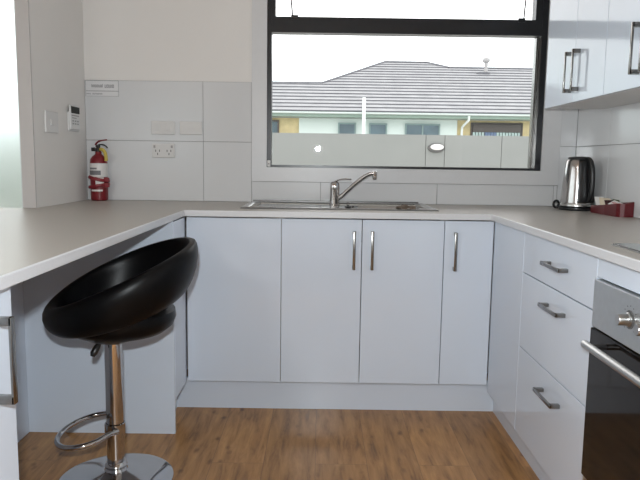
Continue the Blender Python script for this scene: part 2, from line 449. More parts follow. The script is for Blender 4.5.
# back run ---------------------------------------------------------
def back_unit(x0, x1, label, doors, cat='cabinet'):
    t = thing('base_cabinet', label, cat, ((x0+x1)/2, .3, KB), 'base cabinets under the back bench')
    bm = bmesh.new(); th = .016
    add_box(bm, x0+.0006, x0+th, .0395, .585, KB, DT+.004); add_box(bm, x1-th, x1-.0006, .0395, .585, KB, DT+.004)
    add_box(bm, x0+th, x1-th, .0395, .585, KB, KB+th); add_box(bm, x0+th, x1-th, .57, .585, KB+th, DT+.004)
    obj('body', bm, 'carcass', t)
    for a, b, hx in doors:
        d = front('door', a+g, b-g, .02, .038, KB, DT, t)
        if hx is not None: bar_handle((hx, .02, .7365), 'z', .166, (0,-1,0), d, standoff=.03, w=.012)
    return t
back_unit(-.574, -.165, 'white gloss blank corner base cabinet without handle, left of the sink cabinet', [(-.574, -.165, None)])
back_unit(-.165, .536, 'wide white gloss two-door base cabinet under the sink with paired bar handles', [(-.165, .182, .148), (.182, .536, .226)])
back_unit(.536, .7485, 'narrow white gloss single-door base cabinet at the right end of back run', [(.536, .7485, .582)])
# kickboards
k = obj('kickboard', bx(-.634, .811, .072, .088, 0, KB-.002), 'gloss'); tag(k, 'long white kickboard below the sink cabinets on the wooden floor', 'kickboard')
k = obj('kickboard', bx(.795, .811, -1.98, .0715, 0, .104), 'gloss'); tag(k, 'white kickboard under the drawers and oven along the right run', 'kickboard')
k = obj('kickboard', bx(-.650, -.6345, -.197, .0875, 0, KB-.002), 'gloss'); tag(k, 'short white kickboard at left beside the breakfast bar end panel', 'kickboard')
KR = .112
# right run --------------------------------------------------------
X0 = .75
def right_body(t, y0, y1, top=DT+.004):
    bm = bmesh.new(); th = .016
    add_box(bm, X0+.0195, 1.29, y1-th, y1-.0006, KR, top); add_box(bm, X0+.0195, 1.29, y0+.0006, y0+th, KR, top)
    add_box(bm, X0+.0195, 1.29, y0+th, y1-th, KR, KR+th); add_box(bm, 1.275, 1.29, y0+th, y1-th, KR+th, top)
    return obj('body', bm, 'carcass', t)
t = thing('base_cabinet', 'plain white gloss corner base cabinet of the right run beside the drawers', 'cabinet', (1.02, -.2, KR))
right_body(t, -.388, .0185)
front('door', X0, X0+.018, -.388+g, .0195, KR, DT, t)
t = thing('drawer_cabinet', 'white gloss base cabinet with three drawers left of the oven', 'cabinet', (1.02, -.7, KR))
right_body(t, -1.012, -.388)
for z0, z1, hz in ((.722, DT, .797), (.444, .718, .659), (KR, .440, .371)):
    d = front('drawer', X0, X0+.018, -1.012+g, -.388-g, z0, z1, t)
    bar_handle((X0, -.735, hz), 'y', .160, (-1,0,0), d, standoff=.033, w=.012)
# oven housing
t = thing('oven_housing', 'white gloss fascia and carcass round the built-in oven', 'cabinet', (1.02, -1.3, KR))
right_body(t, -1.632, -1.012)
front('fascia', X0, X0+.018, -1.632+g, -1.012-g, .816, DT, t)
front('lower_fascia', X0, X0+.018, -1.632+g, -1.012-g, KR, .236, t)
t = thing('base_cabinet', 'white gloss base cabinet at the near end of the right run past the oven', 'cabinet', (1.02, -1.8, KR))
right_body(t, -1.98, -1.632); d = front('door', X0, X0+.018, -1.98+g, -1.632-g, KR, DT, t)
bar_handle((X0, -1.68, .737), 'z', .166, (-1,0,0), d, standoff=.033, w=.012)
# oven
ov = thing('oven', 'built-in stainless steel oven with black glass door and bar handle', 'oven', (1.0, -1.32, .24))
OY0, OY1 = -1.614, -1.024
obj('body', bx(X0+.022, 1.26, OY0+.02, OY1-.02, .245, .800), 'steel', ov)
cp = obj('control_panel', bx(X0-.012, X0+.0215, OY0, OY1, .684, .812, bev=.002), 'steel_panel', ov)
dr = obj('oven_door', bx(X0-.014, X0+.0215, OY0, OY1, .262, .680, bev=.003), 'ovenglass', ov)
obj('bottom_trim', bx(X0-.008, X0+.0215, OY0, OY1, .240, .259, bev=.002), 'steel', ov)
bm = tube([(X0-.058, OY0+.073, .653), (X0-.058, OY1-.073, .653)], .0105, seg=20)
dh = obj('door_handle', bm, 'steel', dr, smooth=True)
for y in (OY0+.10, OY1-.10): obj('handle_post', tube([(X0-.0145, y, .653), (X0-.050, y, .653)], .0075, seg=12), 'black', dh, smooth=True)
ky = [-1.232, -1.325, -1.43, -1.53]
for i, y in enumerate(ky):
    bm = lathe([(0, 0), (.0175, 0), (.0175, .005), (.0142, .007), (.0135, .028), (.0122, .030), (0, .030)], seg=32)
    bmesh.ops.transform(bm, matrix=Matrix.Translation((X0-.0125, y, .752)) @ Matrix.Rotation(-pi/2, 4, 'Y'), verts=bm.verts)
    kn = obj('knob', bm, 'steel', cp, smooth=True)
    bm = lathe([(0, 0), (.0225, 0), (.0225, .0012), (.0, .0012)], seg=32)
    bmesh.ops.transform(bm, matrix=Matrix.Translation((X0-.0122, y, .752)) @ Matrix.Rotation(-pi/2, 4, 'Y'), verts=bm.verts)
    obj('knob_ring', bm, 'slot', kn)
    bm = bmesh.new()
    for q in range(11):
        a = radians(-135 + 27*q + 90)
        c = Vector((X0-.0123, y + .033*cos(a), .752 + .033*sin(a)))
        add_box(bm, c.x-.0003, c.x+.0002, c.y-.0012, c.y+.0012, c.z-.0012, c.z+.0012)
    obj('dial_marks', bm, 'black', cp)
# hob
hb = thing('cooktop', 'black ceramic glass cooktop inset in the benchtop above the oven', 'cooktop', (1.03, -1.3, .9))
obj('glass_top', bx(.790, 1.27, -1.62, -1.003, .9006, .9066, bev=.0015), 'hobglass', hb)
obj('rim', bx(.787, 1.273, -1.623, -1.000, .9003, .9030), 'steel', hb)
for cx, cy, r in ((.92, -1.16, .09), (1.14, -1.16, .075), (.92, -1.46, .075), (1.14, -1.46, .09)):
    bm = bmesh.new(); add_tube(bm, [(cx+r*cos(2*pi*i/40), cy+r*sin(2*pi*i/40), .9066) for i in range(40)], .0008, seg=6, closed=True)
    obj('burner_ring', bm, 'steel', hb)

# left return, end panel and breakfast bar ---------------------------
t = thing('base_cabinet', 'white gloss return cabinet between the blank corner and the breakfast bar panel', 'cabinet', (-.9, -.1, KB))
obj('body', bx(-1.19, -.5965, -.1975, .0185, KB, .8735), 'carcass', t)
front('door', -.596, -.578, -.1975, .0185, KB, DT, t)
bm = bmesh.new(); 
t = obj('end_panel', bx(-1.20, -.579, -.216, -.198, 0, .8735, bev=.001), 'gloss')
tag(t, 'broad white gloss panel behind the black stool under the breakfast bar', 'panel')
t = obj('back_panel', bx(-1.20, -1.174, -1.485, -.2165, 0, .8735, bev=.001), 'gloss')
tag(t, 'white panel closing the back of the knee space behind the black stool', 'panel')
t = thing('base_cabinet', 'white gloss base cabinet at the near left edge with handle facing the kitchen', 'cabinet', (-.9, -1.8, 0))
obj('body', bx(-1.21, -.619, -2.10, -1.494, .0, .8735, bev=.001), 'gloss', t)
d = front('door', -.6185, -.600, -2.10, -1.492, .10, DT, t)
bar_handle((-.600, -1.563, .7385), 'z', .166, (1,0,0), d, standoff=.036, w=.015)

# ------------------------------------------------------------------ upper cabinets
UX = 1.035; UZ = 1.372
def upper(ya, yb, label, jy, hs):
    t = thing('wall_cabinet', label, 'cabinet', ((UX+XR)/2, (ya+yb)/2, UZ), 'wall cabinets above the right bench')
    bm = bmesh.new(); th = .016; x0 = UX+.0195; x1 = XR-.009
    add_box(bm, x0, x1, ya-th, ya-.0006, UZ, 2.10); add_box(bm, x0, x1, yb+.0006, yb+th, UZ, 2.10)
    add_box(bm, x0, x1, yb+th, ya-th, UZ, UZ+th); add_box(bm, x0, x1, yb+th, ya-th, 2.084, 2.10); add_box(bm, x1-.012, x1, yb+th, ya-th, UZ+th, 2.084)
    obj('body', bm, 'carcass', t)
    for a, b, hy in ((ya, jy, jy+hs[0]), (jy, yb, jy-hs[1])):
        d = front('door', UX, UX+.018, b+g, a-g, UZ-.001, 2.10, t)
        bar_handle((UX, hy, 1.493), 'z', .166, (-1,0,0), d, standoff=.033, w=.012)
upper(.312, -.310, 'white gloss two-door wall cabinet over the kettle, nearest the window', -.020, (.026, .052))
upper(-.310, -.900, 'white gloss wall cabinet above the right bench, farther from the window', -.600, (.030, .036))

# ------------------------------------------------------------------ sink and tap
sk = thing('sink', 'stainless steel inset sink with drainer below the window', 'sink', (.08, .36, .9))
def sink():
    """pressed sheet: rim, ribbed drainer left, bowl right, built as a height grid"""
    x0, x1, y0, y1 = -.357, .530, .135, .575
    bm = bmesh.new(); nx, ny = 178, 60
    def rr(x, y, a0, a1, b0, b1, r):   # signed distance inside a rounded rectangle (positive inside)
        cx, cy = (a0+a1)/2, (b0+b1)/2; qx, qy = abs(x-cx)-(a1-a0)/2+r, abs(y-cy)-(b1-b0)/2+r
        return -(math.hypot(max(qx, 0), max(qy, 0)) + min(max(qx, qy), 0) - r)
    sm = lambda t: max(0, min(1, t))**2*(3-2*max(0, min(1, t)))
    grid = []
    for i in range(nx+1):
        row = []
        for j in range(ny+1):
            x, y = x0+(x1-x0)*i/nx, y0+(y1-y0)*j/ny
            z = .9012 + .006*sm(min(x-x0, x1-x, y-y0, y1-y)/.006)
            z -= .012*sm(rr(x, y, x0+.022, x1-.022, y0+.022, y1-.03, .04)/.014)
            db = rr(x, y, .14, x1-.05, y0+.055, y1-.075, .06)
            z -= .15*sm(db/.03) 
            if db < 0 and x < .1:
                u = (y-(y0+.07))/(y1-y0-.14)
                if 0 < u < 1: z += .0022*sm(rr(x, y, x0+.05, .09, y0+.06, y1-.07, .03)/.02)*(.5-.5*cos(u*2*pi*8))
            row.append(bm.verts.new((x, y, z)))
        grid.append(row)
    for i in range(nx):
        for j in range(ny): bm.faces.new((grid[i][j], grid[i+1][j], grid[i+1][j+1], grid[i][j+1]))
    # turned-down lip so that the sheet has a thickness
    return bm
o = obj('basin', sink(), 'sink_steel', sk, smooth=True)
md = o.modifiers.new('sheet', 'SOLIDIFY'); md.thickness = .0008; md.offset = -1
obj('seal', bx(-.357, .530, .1315, .1345, .9004, .9035), 'slot', sk)
obj('rear_shade_strip', bx(-.345, .505, .578, .5915, .9004, .9125, bev=.001), 'rear_shade_steel', sk)  # added strip, coloured dark for the shaded line behind the basin
obj('waste', lathe([(0, .7525), (.012, .7530), (.034, .7545), (.038, .7560), (.034, .7535), (0, .7515)], .31, .345, 32), 'chrome', sk, smooth=True)
tp = thing('mixer_tap', 'chrome sink mixer tap with raised spout and lever', 'tap', (.077, .49, .896))
TX, TY = .072, .50
obj('body', lathe([(0, .8965), (.028, .8965), (.028, .901), (.0245, .904), (.0240, .975), (.0248, .978), (.0240, 1.002), (.018, 1.012), (.008, 1.016), (0, 1.0165)], TX, TY, 36), 'chrome', tp, smooth=True)
def bez(p, n=16):
    p = [Vector(q) for q in p]; out = []
    for i in range(n+1):
        t = i/n; q = list(p)
        while len(q) > 1: q = [a.lerp(b, t) for a, b in zip(q, q[1:])]
        out.append(q[0])
    return out
sp = [Vector((TX+.012, TY-.002, .926))] + bez([(TX+.035, TY-.006, .943), (TX+.085, TY-.015, .990), (TX+.125, TY-.024, 1.030), (TX+.155, TY-.03, 1.058), (TX+.195, TY-.038, 1.060)], 14)
obj('spout', tube(sp, [.0115]*2+[.0105]*(len(sp)-2), seg=16), 'chrome', tp, smooth=True)
e = sp[-1]
obj('aerator', lathe([(0, e.z-.032), (.0095, e.z-.032), (.0115, e.z-.028), (.0115, e.z+.006), (.006, e.z+.010), (0, e.z+.010)], e.x, e.y, 24), 'chrome', tp, smooth=True)
lv = bez([(TX-.008, TY, 1.008), (TX+.02, TY-.005, 1.028), (TX+.04, TY-.01, 1.030), (TX+.082, TY-.02, 1.027)], 12)
obj('lever', tube(lv, [.008, .0075, .007, .006]+[.0045]*(len(lv)-4), seg=12, ry=.7), 'chrome', tp, smooth=True)
# folded dish cloth and plug beside the bowl
bm = bmesh.new()
nx, ny = 16, 10
def cloth_pt(i, j):
    x = .345 + .085*i/nx; y = .150 + .05*j/ny
    return x, y, .908 + .004*sin(i*.8+j*.5) + .008*sin(pi*j/ny)*sin(pi*i/nx)
gr = [[bm.verts.new(cloth_pt(i, j)) for j in range(ny+1)] for i in range(nx+1)]
for i in range(nx):
    for j in range(ny): bm.faces.new((gr[i][j], gr[i+1][j], gr[i+1][j+1], gr[i][j+1]))
M['cloth'] = pbr('scourer_brown', (.13, .095, .07), .8, var=.3, scale=30)
o = obj('scouring_cloth', bm, 'cloth', smooth=True); md = o.modifiers.new('thick', 'SOLIDIFY'); md.thickness = .006; md.offset = 1
tag(o, 'small brown scouring cloth on the front rim of the sink', 'cloth')
bm = lathe([(0, .9015), (.014, .9015), (.016, .905), (.014, .909), (.005, .911), (.004, .916), (0, .917)], .125, .165, 20)
add_tube(bm, [(.125+.006*cos(a), .165, .918+.006*sin(a)) for a in [2*pi*i/14 for i in range(14)]], .0012, seg=6, closed=True)
o = obj('sink_plug', bm, 'black', smooth=True); o.location.z = .0064; tag(o, 'little black sink plug on the sink rim beside the tap', 'plug')

# ------------------------------------------------------------------ kettle
KX, KY = 1.225, .345
kt = thing('kettle', 'brushed steel electric kettle with black handle in the right corner', 'kettle', (KX, KY, .9))
obj('power_base', lathe([(0, .9005), (.079, .9005), (.081, .904), (.080, .913), (.070, .918), (0, .919)], KX, KY, 48), 'black', kt, smooth=True)
prof = [(0, .9195), (.0725, .9195), (.0745, .924), (.0745, .932), (.0735, .950), (.0690, 1.03), (.0625, 1.10), (.0585, 1.130), (.0555, 1.137), (.053, 1.139), (0, 1.139)]
obj('body', lathe(prof, KX, KY, 64), 'kettle_steel', kt, smooth=True)
obj('base_ring', lathe([(.0735, .9197), (.0762, .9205), (.0762, .933), (.0738, .936)], KX, KY, 64), 'steel', kt, smooth=True)
obj('lid', lathe([(0, 1.1395), (.0535, 1.1395), (.0525, 1.146), (.045, 1.1505), (.018, 1.153), (0, 1.1535)], KX, KY, 48), 'black', kt, smooth=True)
ang = radians(-70)
dirv = Vector((cos(ang), sin(ang), 0)); sdv = Vector((-sin(ang), cos(ang), 0))
def rad_at(z):
    for (r0, z0), (r1, z1) in zip(prof[1:], prof[2:]):
        if z0 <= z <= z1 and z1 > z0: return r0+(r1-r0)*(z-z0)/(z1-z0)
    return .055
bm = bmesh.new(); rows = []
for i in range(25):
    z = .938 + (1.138-.938)*i/24; row = []
    for j in range(15):
        a = ang + radians(-42 + 84*j/14); r = rad_at(z) + .0022
        row.append(bm.verts.new((KX+r*cos(a), KY+r*sin(a), z)))
    rows.append(row)
for a, b in zip(rows, rows[1:]):
    for j in range(14): bm.faces.new((a[j], a[j+1], b[j+1], b[j]))
o = obj('spine', bm, 'black', kt, smooth=True); md = o.modifiers.new('t', 'SOLIDIFY'); md.thickness = .002; md.offset = -.5
c = Vector((KX, KY, 0))
hp = bez([c+dirv*.052+V(0,0,1.140), c+dirv*.085+V(0,0,1.146), c+dirv*.100+V(0,0,1.09), c+dirv*.094+V(0,0,1.01), c+dirv*.094+V(0,0,.955), c+dirv*.072+V(0,0,.950)], 22)
obj('handle', tube(hp, .0115, seg=14), 'black', kt, smooth=True)
# spout lip on the far side of the handle
a0 = -dirv
bm = bmesh.new()
pts = [c+a0*.050+sdv*.018+V(0,0,1.10), c+a0*.050-sdv*.018+V(0,0,1.10), c+a0*.078+V(0,0,1.136), c+a0*.05+sdv*.024+V(0,0,1.137), c+a0*.05-sdv*.024+V(0,0,1.137)]
vs = [bm.verts.new(p) for p in pts]
for f in ((0,1,2),(0,2,3),(1,4,2),(3,2,4),(0,3,4,1)): bm.faces.new([vs[i] for i in f])
obj('spout', bm, 'chrome', kt)
# black cord loop and connector at the kettle's left
bm = bmesh.new()
add_tube(bm, [(1.158+.016*cos(a), .43+.010*cos(a), .9225+.0155*sin(a)) for a in [2*pi*i/24 for i in range(24)]], .006, seg=10, closed=True)
cp_ = [Vector(p) for p in ((1.160, .425, .907), (1.168, .40, .9055), (1.178, .375, .9055), (1.190, .36, .906))]
add_tube(bm, cp_, .005, seg=10)
obj('power_cord', bm, 'black', kt, smooth=True)

# ------------------------------------------------------------------ tray with sachets
tr = thing('serving_tray', 'maroon hospitality tray holding tea and sugar sachets beside the kettle', 'tray', (1.27, .09, .9))
def tray():
    out = [(1.234, .205), (1.300, .212), (1.302, -.060), (1.262, -.064), (1.246, -.058), (1.238, -.039), (1.232, .06)]
    inn = [(1.238, .201), (1.296, .208), (1.298, -.056), (1.263, -.060), (1.249, -.055), (1.242, -.037), (1.236, .06)]
    def top(y): 
        t = (.26 - y)/.31; return 1*.9285 + .028*max(0, min(1, t))**1.3
    bm = bmesh.new()
    ob = [bm.verts.new((x, y, .9005)) for x, y in out]; ot = [bm.verts.new((x, y, top(y) + (.008 if x > 1.29 else 0))) for x, y in out]
    it = [bm.verts.new((x, y, top(y) + (.008 if x > 1.29 else 0))) for x, y in inn]; ib = [bm.verts.new((x, y, .904)) for x, y in inn]
    n = len(out)
    for i in range(n):
        k = (i+1) % n
        bm.faces.new((ob[i], ob[k], ot[k], ot[i])); bm.faces.new((ot[i], ot[k], it[k], it[i])); bm.faces.new((it[i], it[k], ib[k], ib[i]))
    bm.faces.new(ob[::-1]); bm.faces.new(ib)
    return bm
obj('tray_box', tray(), 'maroon', tr)
def sachet(x, y, z, w, l, mat, rx, ry, rz, label):
    bm = bmesh.new(); nx = ny = 8; T = []
    for s in (1, -1):
        gr = [[bm.verts.new(((i/nx-.5)*w, (j/ny-.5)*l, s*.004*(sin(pi*i/nx)*sin(pi*j/ny))**.5 + s*.0003)) for j in range(ny+1)] for i in range(nx+1)]
        T.append(gr)
        for i in range(nx):
            for j in range(ny): bm.faces.new((gr[i][j], gr[i+1][j], gr[i+1][j+1], gr[i][j+1]))
    a, b = T
    for i in range(nx):
        bm.faces.new((a[i][0], a[i+1][0], b[i+1][0], b[i][0])); bm.faces.new((a[i][ny], a[i+1][ny], b[i+1][ny], b[i][ny]))
        bm.faces.new((a[0][i], a[0][i+1], b[0][i+1], b[0][i])); bm.faces.new((a[nx][i], a[nx][i+1], b[nx][i+1], b[nx][i]))
    o = obj('sachet', bm, mat, smooth=True); o.location = (x, y, z); o.rotation_euler = (radians(rx), radians(ry), radians(rz))
    tag(o, label, 'sachet', 'sachets in the maroon tray'); return o
sachet(1.262, 0.172, 0.947, .044, .058, 'tea_white', 62, 0, 8, 'white sachet standing nearest the kettle in the maroon tray')
sachet(1.266, 0.134, 0.945, .046, .056, 'tea_cream', 60, 4, -4, 'cream sachet standing second from the kettle in the tray')
sachet(1.268, 0.106, 0.941, .044, .058, 'tea_cream', 58, -6, 6, 'cream sachet leaning between the cream and dark red ones')
sachet(1.266, 0.077, 0.939, .044, .056, 'tea_dark', 58, 0, 3, 'dark red sachet in the middle of the maroon tray')
sachet(1.280, 0.050, 0.947, .030, .052, 'tea_green', 50, 8, 0, 'dark green sachet by the wall side of the tray')
sachet(1.268, 0.018, 0.948, .046, .060, 'tea_white', 20, -20, 30, 'white sachet lying flat on the tray, right of the dark red one')
sachet(1.266, -0.017, 0.950, .016, .075, 'tea_pink', 12, -10, 42, 'slim pink sugar stick at the near end of the tray')
sachet(1.285, -0.020, 0.935, .030, .040, 'tea_dark', 10, 0, -12, 'dark sachet lying under the pink sugar stick')

# ------------------------------------------------------------------ wall fittings
def plate_y(name, x0, x1, z0, z1, label, cat):
    o = thing(name, label, cat, ((x0+x1)/2, YB-.008, (z0+z1)/2))
    obj('face_plate', bx(x0, x1, YB-.0165, YB-.0074, z0, z1, bev=.003), 'plate', o)
    return o
p = plate_y('light_switch', -.863, -.744, 1.238, 1.305, 'white double rocker switch plate on the tiles above the power socket', 'switch')
for dx in (-.028, .028):
    obj('rocker', bx(-.8035+dx-.011, -.8035+dx+.011, YB-.0205, YB-.0166, 1.256, 1.287, bev=.001), 'plate', p)
p = plate_y('blank_plate', -.719, -.606, 1.239, 1.305, 'white isolator plate on the tiles right of the double switch', 'switch')
obj('rocker', bx(-.675, -.650, YB-.0195, YB-.0166, 1.262, 1.282, bev=.001), 'plate', p)
p = plate_y('power_socket', -.862, -.746, 1.121, 1.192, 'white double power socket on the tiles below the double switch', 'socket')
for cx in (-.833, -.775):
    bm = bmesh.new()
    add_box(bm, cx-.0115, cx-.0075, YB-.0172, YB-.0160, 1.150, 1.161); add_box(bm, cx+.0075, cx+.0115, YB-.0172, YB-.0160, 1.150, 1.161)
    add_box(bm, cx-.002, cx+.002, YB-.0172, YB-.0160, 1.134, 1.145)
    obj('socket_slot', bm, 'slot', p)
for cx in (-.848, -.760): obj('rocker', bx(cx-.005, cx+.005, YB-.0195, YB-.0166, 1.170, 1.183, bev=.001), 'plate_line', p)
obj('indicator', bx(-.7525, -.7495, YB-.0175, YB-.0166, 1.147, 1.163), 'label_white', p)
# on the left wall
p = thing('light_switch', 'single white light switch on the left wall beside the remote', 'switch', (XL, .164, 1.27))
obj('face_plate', bx(XL+.0003, XL+.009, .097, .232, 1.223, 1.316, bev=.003), 'plate', p)
obj('rocker', bx(XL+.0092, XL+.013, .142, .182, 1.255, 1.280, bev=.001), 'plate', p)
p = thing('remote_control', 'white air conditioner remote with dark screen in a wall holder', 'remote', (XL, .41, 1.30))
obj('holder', bx(XL+.0003, XL+.010, .352, .480, 1.240, 1.330, bev=.004), 'remote', p)
obj('remote_body', bx(XL+.0102, XL+.019, .350, .470, 1.246, 1.362, bev=.006), 'remote', p)
obj('screen', bx(XL+.0192, XL+.0202, .358, .462, 1.324, 1.356, bev=.0004), 'lcd', p)
bm = bmesh.new()
add_box(bm, XL+.0192, XL+.0204, .362, .452, 1.311, 1.3165); add_box(bm, XL+.0192, XL+.0204, .366, .420, 1.300, 1.304)
for i in range(3):
    for j in range(2): add_box(bm, XL+.0192, XL+.0204, .370+.03*i, .386+.03*i, 1.272+.013*j, 1.278+.013*j)
obj('button', bm, 'plate_line', p)
# notice
nt_ = thing('paper_notice', 'small laminated paper notice at the top left of the tiles', 'notice', (-1.11, YB, 1.463))
obj('sheet', bx(-1.194, -1.026, YB-.0090, YB-.0074, 1.424, 1.503), 'paper', nt_)
bm = bmesh.new(); yb0, yb1 = YB-.0096, YB-.0091
for x0, x1, z0, z1 in ((-1.194, -1.026, 1.4495, 1.4520), (-1.194, -1.026, 1.4245, 1.4258), (-1.194, -1.026, 1.5010, 1.5025), (-1.194, -1.1925, 1.4245, 1.5025), (-1.0275, -1.026, 1.4245, 1.5025)):
    add_box(bm, x0, x1, yb0, yb1, z0, z1)
def strokes(x0, n, z, h, w, gap):   # a row of small illegible letter forms
    x = x0
    for i in range(n):
        kx = x; t = h*.15
        k = random.choice('oilne')
        add_box(bm, kx, kx+t, yb0, yb1, z, z+h*(1.25 if k == 'l' else 1))
        if k in 'one': add_box(bm, kx+w-t, kx+w, yb0, yb1, z, z+h)
        if k in 'on': add_box(bm, kx, kx+w, yb0, yb1, z+h-t, z+h)
        if k in 'oe': add_box(bm, kx, kx+w, yb0, yb1, z, z+t)
        x += (w if k in 'one' else t) + gap
    return x
xx = strokes(-1.163, 8, 1.4690, .0130, .0070, .0022); strokes(max(xx+.008, -1.105), 5, 1.4670, .0160, .0085, .0025)
strokes(-1.190, 4, 1.4335, .0065, .0042, .0016); strokes(-1.160, 10, 1.4335, .0065, .0042, .0016)
obj('lettering', bm, 'ink', nt_)

# ------------------------------------------------------------------ fire extinguisher
EX, EY = -1.122, .545
fe = thing('fire_extinguisher', 'small red fire extinguisher standing in the left bench corner', 'extinguisher', (EX, EY, .9))
obj('cylinder', lathe([(0, .9008), (.036, .9008), (.0415, .905), (.0425, .915), (.0425, 1.09), (.040, 1.108), (.031, 1.122), (.019, 1.131), (.0155, 1.136), (.0155, 1.146), (0, 1.146)], EX, EY, 40), 'red', fe, smooth=True)
lab = obj('label_band', lathe([(.0428, 1.020), (.0434, 1.020), (.0434, 1.088), (.0428, 1.088)], EX, EY, 40), 'label_white', fe)
def arc_patch(a0, a1, z0, z1, r):
    bm = bmesh.new(); n = 12
    A = [[bm.verts.new((EX+rr*cos(radians(a0+(a1-a0)*i/n)), EY+rr*sin(radians(a0+(a1-a0)*i/n)), z)) for i in range(n+1)] for rr, z in ((r, z0), (r, z1), (r+.0006, z1), (r+.0006, z0))]
    for k in range(4):
        a, b = A[k], A[(k+1) % 4]
        for i in range(n): bm.faces.new((a[i], a[i+1], b[i+1], b[i]))
    for i in (0, n): bm.faces.new([A[k][i] for k in range(4)])
    return bm
obj('label_print', arc_patch(-150, -60, 1.030, 1.052, .0436), 'label_grey', lab)
obj('label_print', arc_patch(-145, -85, 1.058, 1.066, .0436), 'label_grey', lab)
obj('lower_label', arc_patch(-95, -40, .975, 1.018, .0430), 'label_white', fe)
obj('lower_label', arc_patch(-130, -50, .948, .957, .0430), 'label_white', fe)
for z, tw in ((1.010, -.010), (.975, .008)):    # bracket straps, wavy round the body
    bm = bmesh.new(); n = 36
    add_tube(bm, [(EX+.0475*cos(2*pi*i/n), EY+.0475*sin(2*pi*i/n), z+tw*cos(2*pi*i/n)) for i in range(n)], .0055, seg=8, closed=True, ry=1.5)
    add_box(bm, EX+.036, EX+.058, EY-.036, EY-.014, z-.010+tw*.5, z+.012+tw*.5, bev=.003)
    obj('bracket_strap', bm, 'darkred', fe, smooth=True)
obj('valve', lathe([(0, 1.146), (.014, 1.146), (.014, 1.160), (.010, 1.166), (.010, 1.178), (0, 1.180)], EX, EY, 20), 'black', fe, smooth=True)
gz = bmesh.new(); add_tube(gz, [(EX-.014, EY-.004, 1.158), (EX-.032, EY-.006, 1.157)], .0095, seg=14)
obj('gauge', gz, 'black', fe, smooth=True)
obj('carry_handle', tube(bez([(EX-.012, EY, 1.172), (EX+.01, EY, 1.188), (EX+.035, EY, 1.184), (EX+.046, EY, 1.165)], 10), .006, seg=10, ry=.6), 'black', fe, smooth=True)
obj('squeeze_lever', tube(bez([(EX-.014, EY, 1.180), (EX, EY, 1.205), (EX+.022, EY, 1.202), (EX+.044, EY, 1.206)], 10), [.0075]*6+[.006]*5, seg=10, ry=.6), 'red', fe, smooth=True)
obj('discharge_hose', tube(bez([(EX+.012, EY-.008, 1.158), (EX+.036, EY-.014, 1.160), (EX+.045, EY-.016, 1.135), (EX+.044, EY-.018, 1.10)], 12), .0085, seg=10), 'yellow', fe, smooth=True)

# ------------------------------------------------------------------ bar stool
SX, SY = -.697, -.60
st = thing('bar_stool', 'black vinyl bucket bar stool on a chrome pedestal under the breakfast bar', 'stool', (SX, SY, 0))
obj('base', lathe([(0, .001), (.192, .001), (.195, .004), (.194, .008), (.170, .015), (.110, .026), (.060, .037), (.040, .044), (.036, .052), (0, .052)], SX, SY, 72), 'chrome', st, smooth=True)
obj('collar', lathe([(0, .0525), (.036, .0525), (.038, .060), (.034, .068), (.0295, .072), (0, .072)], SX, SY, 40), 'chrome', st, smooth=True)
obj('pole', lathe([(0, .0725), (.0295, .0725), (.0295, .5), (0, .5)], SX, SY, 40), 'chrome', st, smooth=True)
# foot ring
cxr, cyr, rz_ = -.780, -.612, .188
pts = []
for i in range(40):
    a = radians(35 + 290*i/39)
    pts.append((cxr+.098*cos(a)*1.0, cyr+.142*sin(a), rz_+.012*cos(a)))
pts = [(SX+.012, SY+.026, rz_+.006)] + [(SX-.006, SY+.045, rz_+.008)] + pts[2:-2] + [(SX+.0, SY-.060, rz_+.006), (SX+.020, SY-.034, rz_+.004)]
bm = tube(pts, .0088, seg=14)
obj('footrest', bm, 'chrome', st, smooth=True)
obj('footrest_clamp', lathe([(.0310, rz_-.02), (.0350, rz_-.018), (.0350, rz_+.022), (.0310, rz_+.024)], SX, SY, 32), 'chrome', st, smooth=True)
# lever
obj('height_lever', tube([(SX-.01, SY-.03, .518), (SX-.025, SY-.05, .512), (SX-.032, SY-.062, .496), (SX-.040, SY-.074, .478), (SX-.043, SY-.078, .468)], [.005, .005, .011, .012, .007], seg=12), 'black', st, smooth=True)
obj('mount', lathe([(0, .5005), (.055, .5005), (.085, .512), (.10, .522), (0, .522)], SX, SY, 32), 'black', st, smooth=True)
# seat pan
seat = lathe([(0, .5225), (.10, .523), (.150, .534), (.178, .556), (.188, .582), (.184, .606), (.168, .618), (.14, .612), (.08, .602), (0, .600)], SX+.022, SY+.01, 64)
obj('seat', seat, 'leather', st, smooth=True)
# wrap-round hoop back
bdir = radians(22)
def hoop():
    bm = bmesh.new(); NA, NB = 96, 20; rings = []
    hx, hy = SX+.022, SY+.01
    for i in range(NA):
        a = 2*pi*i/NA; s = cos(a-bdir)          # 1 at the back, -1 at the front
        q = (s+1)/2
        zt = .634 + .208*q**.9               # top edge
        zb = .546 + .118*q**1.3                # bottom edge
        R0 = .198 + .006*q; R1 = .210 + .036*q
        th = .026 - .004*q
        h = (zt-zb)/2; cz = (zt+zb)/2; ring = []
        for j in range(NB):
            b = 2*pi*j/NB
            cb, sb = cos(b), sin(b)
            e = .72
            u = math.copysign(abs(cb)**e, cb)*th; w = math.copysign(abs(sb)**e, sb)*h
            f = (w/h+1)/2
            rad = R0+(R1-R0)*f + .012*sin(pi*f) + u
            ring.append(bm.verts.new((hx+rad*cos(a)*1.0, hy+rad*sin(a)*1.0, cz+w)))
        rings.append(ring)
    for i in range(NA):
        A, B = rings[i], rings[(i+1) % NA]
        for j in range(NB): bm.faces.new((A[j], A[(j+1) % NB], B[(j+1) % NB], B[j]))
    return bm
obj('backrest', hoop(), 'leather', st, smooth=True)

